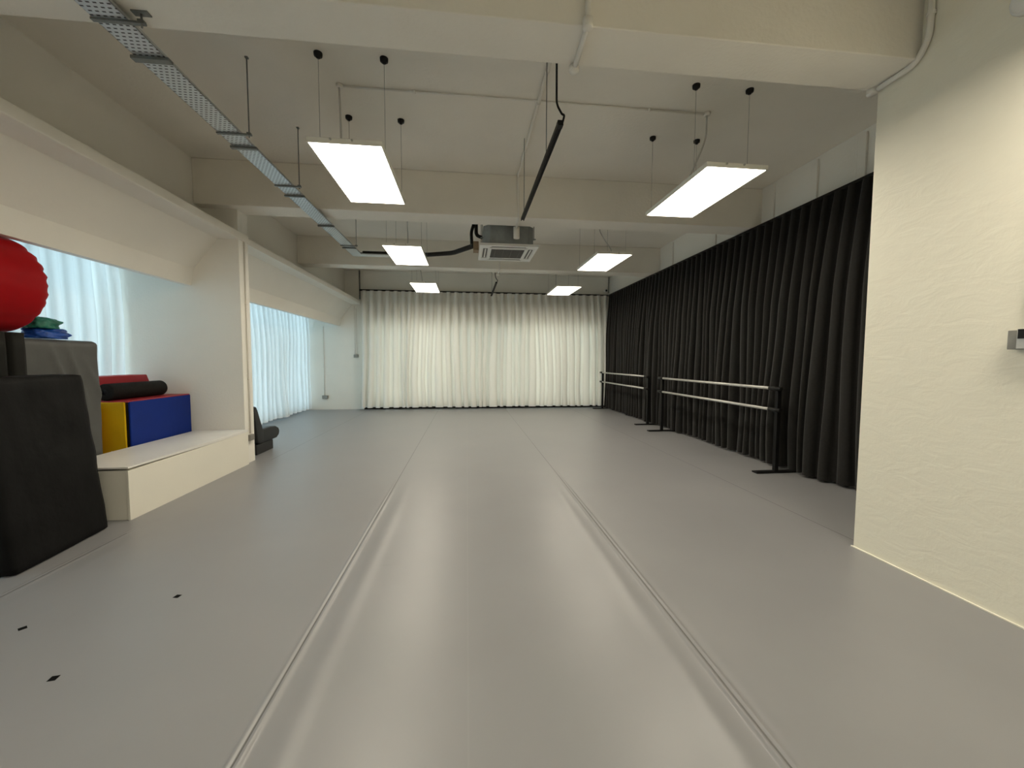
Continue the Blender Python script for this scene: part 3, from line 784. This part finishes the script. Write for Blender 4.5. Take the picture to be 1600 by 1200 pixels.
# ------------------------------------------------------------------ ballet barres
def barre(x, y0, y1, label):
    r = thing('ballet_barre', label, 'ballet barre', (x, (y0 + y1) / 2, 0), 'portable ballet barres')
    for yy in (y0, y1):
        build(MB().box(x - 0.30, x + 0.30, yy - 0.05, yy + 0.05, 0.002, 0.022), 'foot', 'black_metal', r, bevel=0.006)
        build(MB().box(x - 0.026, x + 0.026, yy - 0.026, yy + 0.026, 0.022, 1.10), 'post', 'black_metal', r, bevel=0.004)
    for z in (1.115, 0.835):
        b = build(MB().tube([(x - 0.045, y0 + 0.09, z), (x - 0.045, y1 - 0.09, z)], 0.020, 16), 'bar', 'alu', r, label='silver handrail')
        for s, yy in ((1, y0), (-1, y1)):
            mb = MB().tube([(x - 0.045, yy - s * 0.10, z), (x - 0.045, yy + s * 0.10, z)], 0.025, 16)
            mb.box(x - 0.05, x + 0.027, yy - 0.03, yy + 0.03, z - 0.03, z + 0.02)
            build(mb, 'bar_clamp', 'black_plastic', b, label='black end clamp')
    return r
barre(4.06, 4.80, 7.92, 'silver and black double ballet barre nearest the camera by the black curtain')
barre(4.14, 8.75, 11.85, 'silver and black double ballet barre farther back, beside the white sheer')

# ------------------------------------------------------------------ white bench
be = thing('storage_bench', 'long white box bench standing against the left pier', 'bench', (-3.4, 4.95, 0))
build(MB().box(-3.74, -3.08, 3.955, 5.945, 0.0, 0.459), 'carcass', 'bench', be, bevel=0.002)
build(MB().box(-3.079, -3.06, 3.94, 5.945, 0.0, 0.459), 'front_panel', 'bench', be, bevel=0.002)
build(MB().prism([(3.935, 0.479), (5.10, 0.4615), (5.945, 0.4605), (5.945, 0.492), (3.935, 0.496)], 'x', -3.745, -3.055), 'lid', 'bench_top', be, bevel=0.002)

# ------------------------------------------------------------------ mats
def slab(x0, x1, y0, y1, z0, z1, wr, seed, shear=0.0, n=(6, 22, 26), round_=0.03, crease=None):
    """upholstered mat: rounded box with soft wrinkles; `shear` leans the top to -x"""
    bm = bmesh.new()
    def face(ax, side):
        na, nb = {'x': (n[1], n[2]), 'y': (n[0], n[2]), 'z': (n[0], n[1])}[ax]
        g = []
        for i in range(na + 1):
            rr = []
            for j in range(nb + 1):
                a, b = i / na, j / nb
                if ax == 'x': p = Vector((x1 if side else x0, y0 + (y1 - y0) * a, z0 + (z1 - z0) * b))
                elif ax == 'y': p = Vector((x0 + (x1 - x0) * a, y1 if side else y0, z0 + (z1 - z0) * b))
                else: p = Vector((x0 + (x1 - x0) * a, y0 + (y1 - y0) * b, z1 if side else z0))
                rr.append(bm.verts.new(p))
            g.append(rr)
        for a, b in zip(g, g[1:]):
            for j in range(nb):
                f = bm.faces.new((a[j], a[j + 1], b[j + 1], b[j])); f.smooth = True
    for ax in 'xyz':
        for s in (0, 1): face(ax, s)
    bmesh.ops.remove_doubles(bm, verts=bm.verts, dist=1e-5)
    c = Vector(((x0 + x1) / 2, (y0 + y1) / 2, (z0 + z1) / 2))
    hx, hy, hz = (x1 - x0) / 2, (y1 - y0) / 2, (z1 - z0) / 2
    for v in bm.verts:
        p = v.co - c
        q = Vector((max(-hx + round_, min(hx - round_, p.x)), max(-hy + round_, min(hy - round_, p.y)), max(-hz + round_, min(hz - round_, p.z))))
        d = p - q
        if d.length > 1e-6: p = q + d.normalized() * round_
        w = noise.noise(Vector((p.y * 3.5 + seed, p.z * 5.0, p.x * 3.0 + seed * 2))) * wr
        w += noise.noise(Vector((p.y * 9 + seed, p.z * 3.0 + p.y * 4, p.x * 6.0))) * wr * 0.4
        if crease: w += crease(p.y / hy, p.z / hz)
        if abs(p.x) > hx - round_ * 1.5:
            p.x += w * (1 if p.x > 0 else -1)
        elif abs(p.y) > hy - round_ * 1.5:
            p.y += 0.5 * w * (1 if p.y > 0 else -1)
        v.co = p + c
        v.co.x -= shear * (v.co.z - z0)
        if v.co.z < z0 + 0.002: v.co.z = z0
    return bm
def crs(a, b):
    # hanging folds below the upper edge of the cover
    s = 0.0
    for k, (a0, b0, sl, wd) in enumerate(((0.20, 1.0, -0.55, 0.05), (-0.15, 1.0, -0.60, 0.06), (0.55, 0.85, -0.8, 0.05), (0.0, 0.75, -0.5, 0.05))):
        along = b0 - b
        if 0 < along < 0.9:
            d = (a - (a0 - sl * along))
            s += 0.017 * math.exp(-(d / wd) ** 2) * math.sin(PI * along / 0.9)
    return s
bmk = slab(-3.36, -3.11, 2.97, 3.79, 0.003, 1.345, 0.012, 4.0, shear=0.10, round_=0.022)
bmesh.ops.rotate(bmk, verts=bmk.verts[:], cent=(-3.11, 3.78, 0), matrix=Matrix.Rotation(math.radians(5.9), 3, 'Z'))
setprops(build(bmk, 'crash_mat', 'vinyl_black'), 'large black crash mat standing upright and leaning back at the left edge', 'gym mat')
setprops(build(slab(-4.02, -3.79, 3.70, 4.62, 0.003, 1.655, 0.008, 9.0, round_=0.05, crease=crs, n=(6, 40, 50)), 'crash_mat', 'vinyl_grey'), 'grey crash mat standing upright behind the black one, creased cover', 'gym mat')
setprops(build(slab(-4.40, -3.545, 3.565, 3.665, 0.003, 1.685, 0.003, 2.0, round_=0.012, n=(10, 4, 12)), 'folding_mat', 'vinyl_dark'), 'upright dark board-like mat touching the grey mat, under the red roller', 'gym mat', 'upright dark mats under the red roller')
setprops(build(slab(-4.40, -3.545, 3.430, 3.530, 0.003, 1.685, 0.003, 6.0, round_=0.012, n=(10, 4, 12)), 'folding_mat', 'vinyl_dark'), 'upright dark board-like mat at the very left edge, a gap from its twin', 'gym mat', 'upright dark mats under the red roller')

# red inflatable roller
def roller_mesh():
    bm = bmesh.new()
    R, cx, cz, yn, yf = 0.420, -4.02, 2.108, 2.75, 3.985
    seg = 96
    prof = []
    for k in range(9):
        t = k / 8
        prof.append((R * math.sin(t * PI / 2) * 0.86, yf + 0.055 * math.cos(t * PI / 2) - 0.0))
    for k in range(1, 9):
        t = k / 8 * PI / 2
        prof.append((R * (0.86 + 0.14 * math.sin(t)), yf - 0.11 * (1 - math.cos(t))))
    for k in range(1, 24):
        prof.append((R, yf - 0.11 - (yf - yn - 0.22) * k / 24))
    for k in range(9):
        t = PI / 2 - k / 8 * PI / 2
        prof.append((R * (0.86 + 0.14 * math.sin(t)), yn + 0.11 * (1 - math.cos(t))))
    for k in range(1, 9):
        t = k / 8
        prof.append((R * 0.86 * math.cos(t * PI / 2) , yn - 0.055 * math.sin(t * PI / 2)))
    rings = []
    for r, y in prof:
        if r < 1e-5: rings.append([bm.verts.new((cx, y, cz))]); continue
        ring_ = []
        for k in range(seg):
            th = 2 * PI * k / seg
            rr = r
            e = math.exp(-((y - (yf - 0.01)) / 0.055) ** 2) + math.exp(-((y - (yn + 0.01)) / 0.055) ** 2)
            if r > R * 0.5:
                pk = 0.5 + 0.5 * math.cos(26 * th + 1.5 * math.sin(3 * th))
                rr -= e * 0.028 * (1 - pk ** 0.6) * (0.55 + 0.45 * math.sin(2.0 * th + 0.6))
                rr -= 0.006 * abs(math.cos(4 * th)) ** 24
            z = cz + rr * math.sin(th)
            ring_.append(bm.verts.new((cx + rr * math.cos(th), y, max(z, 1.688))))
        rings.append(ring_)
    for a, b in zip(rings, rings[1:]):
        for k in range(seg):
            k2 = (k + 1) % seg
            if len(a) == 1: f = bm.faces.new((a[0], b[k], b[k2]))
            elif len(b) == 1: f = bm.faces.new((a[k], a[k2], b[0]))
            else: f = bm.faces.new((a[k], a[k2], b[k2], b[k]))
            f.smooth = True
    return bm
setprops(build(roller_mesh(), 'inflatable_roller', 'red_vinyl'), 'big red inflatable roller lying on top of the upright mats under the soffit', 'inflatable')

def crumple(cx, cy, z0, sx_, sy_, sz, seed, amp=0.3, pts=None):
    bm = bmesh.new()
    bmesh.ops.create_icosphere(bm, subdivisions=4, radius=1.0)
    for v in bm.verts:
        p = v.co.copy()
        n1 = noise.noise(p * 2.2 + Vector((seed, 0, 0))); n2 = 1 - 2 * abs(noise.noise(p * 4.5 + Vector((0, seed, 0))))
        k = 1 + amp * n1 + amp * 0.35 * n2
        q = Vector((math.copysign(abs(p.x) ** 0.7, p.x), math.copysign(abs(p.y) ** 0.7, p.y), p.z)) * k
        if pts: q += pts(p)
        v.co = Vector((cx + q.x * sx_, cy + q.y * sy_, z0 + sz * (0.55 + 1.3 * q.z)))
        v.co.z = max(v.co.z, z0)
    for f in bm.faces: f.smooth = True
    return bm
setprops(build(crumple(-3.90, 4.20, 1.662, 0.10, 0.15, 0.050, 3.0, 0.38), 'folded_bag', 'blue_bag'), 'crumpled shiny blue bag lying on the grey mat beside the red roller', 'bag')
def flap(p):
    return Vector((0, 0.55 * max(0, p.y) ** 3, 0.35 * max(0, p.y) ** 2))
setprops(build(crumple(-3.905, 4.155, 1.752, 0.085, 0.10, 0.055, 7.0, 0.35, flap), 'folded_cloth', 'green_bag'), 'folded green fabric with a pointed corner on top of the blue bag', 'fabric')

# ------------------------------------------------------------------ soft play blocks behind the bench
sp_ = thing('soft_play_block', 'big foam block with blue side, yellow end and red top behind the white bench', 'soft play block', (-4.1, 5.4, 0))
build(MB().box(-4.40, -3.80, 4.93, 5.93, 0.003, 0.985), 'foam_core', 'black_plastic', sp_)
build(MB().box(-3.80, -3.778, 4.935, 5.93, 0.003, 0.992), 'side_cover', 'blue_foam', sp_, bevel=0.008, label='blue side cover')
build(MB().box(-4.41, -3.815, 4.905, 4.929, 0.003, 0.990), 'end_cover', 'yellow_foam', sp_, bevel=0.008, label='yellow end cover')
build(MB().box(-4.41, -3.785, 4.915, 5.93, 0.986, 1.004), 'top_cover', 'red_foam', sp_, bevel=0.006, label='red top cover')
setprops(build(MB().prism([(-4.42, 0.003), (-4.12, 0.003), (-4.06, 0.97), (-4.42, 0.97)], 'y', 4.64, 4.89), 'foam_wedge', 'red_foam', bevel=0.01), 'narrow red foam wedge peeping out between grey mat and yellow foam end', 'soft play block')
setprops(build(MB().prism([(4.95, 1.006), (5.86, 1.006), (5.74, 1.275), (4.95, 1.275)], 'x', -4.40, -4.17), 'foam_wedge', 'red_foam', bevel=0.012), 'red foam wedge with a slanted end lying behind the black foam roller', 'soft play block')
rl = thing('foam_roller', 'black foam roller lying on the red top of the foam block', 'foam roller', (-4.0, 5.2, 1.005))
build(MB().lathe([(0.03, 0.0), (0.085, 0.0), (0.096, 0.010), (0.096, 0.80), (0.085, 0.815), (0.03, 0.815)], (-4.02, 4.93, 1.101), 'y', 32), 'roll', 'roller', rl)
build(MB().lathe([(0, 0.004), (0.031, 0.004), (0.031, 0.81), (0, 0.81)], (-4.02, 4.93, 1.101), 'y', 24), 'core', 'black_plastic', rl)
setprops(build(crumple(-3.79, 4.70, 0.003, 0.025, 0.06, 0.232, 5.0, 0.3), 'crumpled_wrapper', 'clear_bag'), 'small crumpled pale wrapper wedged between grey mat, bench and yellow foam', 'wrapper')

# ------------------------------------------------------------------ low black chair behind the pier
ch = thing('floor_chair', 'low black padded floor chair behind the left pier by the window curtain', 'chair', (-3.48, 6.8, 0))
cx0, cx1 = -3.76, -3.20
build(MB().prism([(6.46, 0.003), (6.985, 0.003), (6.985, 0.155), (6.46, 0.155)], 'x', cx0 + 0.02, cx1 - 0.01), 'base', 'leather', ch, bevel=0.01)
build(MB().prism([(6.56, 0.157), (7.10, 0.157), (7.19, 0.20), (7.215, 0.26), (7.18, 0.32), (7.08, 0.365), (6.90, 0.385), (6.56, 0.385)], 'x', cx0, cx1), 'seat', 'leather', ch, bevel=0.022)
build(MB().prism([(6.37, 0.73), (6.41, 0.765), (6.465, 0.755), (6.50, 0.70), (6.665, 0.34), (6.66, 0.17), (6.55, 0.157), (6.47, 0.20)], 'x', cx0 - 0.005, cx1 + 0.006), 'backrest', 'leather', ch, bevel=0.02)

# ------------------------------------------------------------------ tape marks
for k, (x, y, a, lab) in enumerate(((-1.795, 2.62, -0.18, 'small black tape square on the floor, farthest of three'), (-2.42, 2.388, 0.85, 'small black tape square on the floor nearest the left edge'), (-1.90, 1.985, 0.14, 'small black tape square on the floor, closest to the camera'))):
    b = MB().box(-0.016, 0.016, -0.016, 0.016, 0.0003, 0.0012)
    b.bm.transform(Matrix.Translation((x, y, 0)) @ Matrix.Rotation(a, 4, 'Z'))
    setprops(build(b, 'floor_marker', 'tape'), lab, 'tape mark', 'black tape marks on the floor')
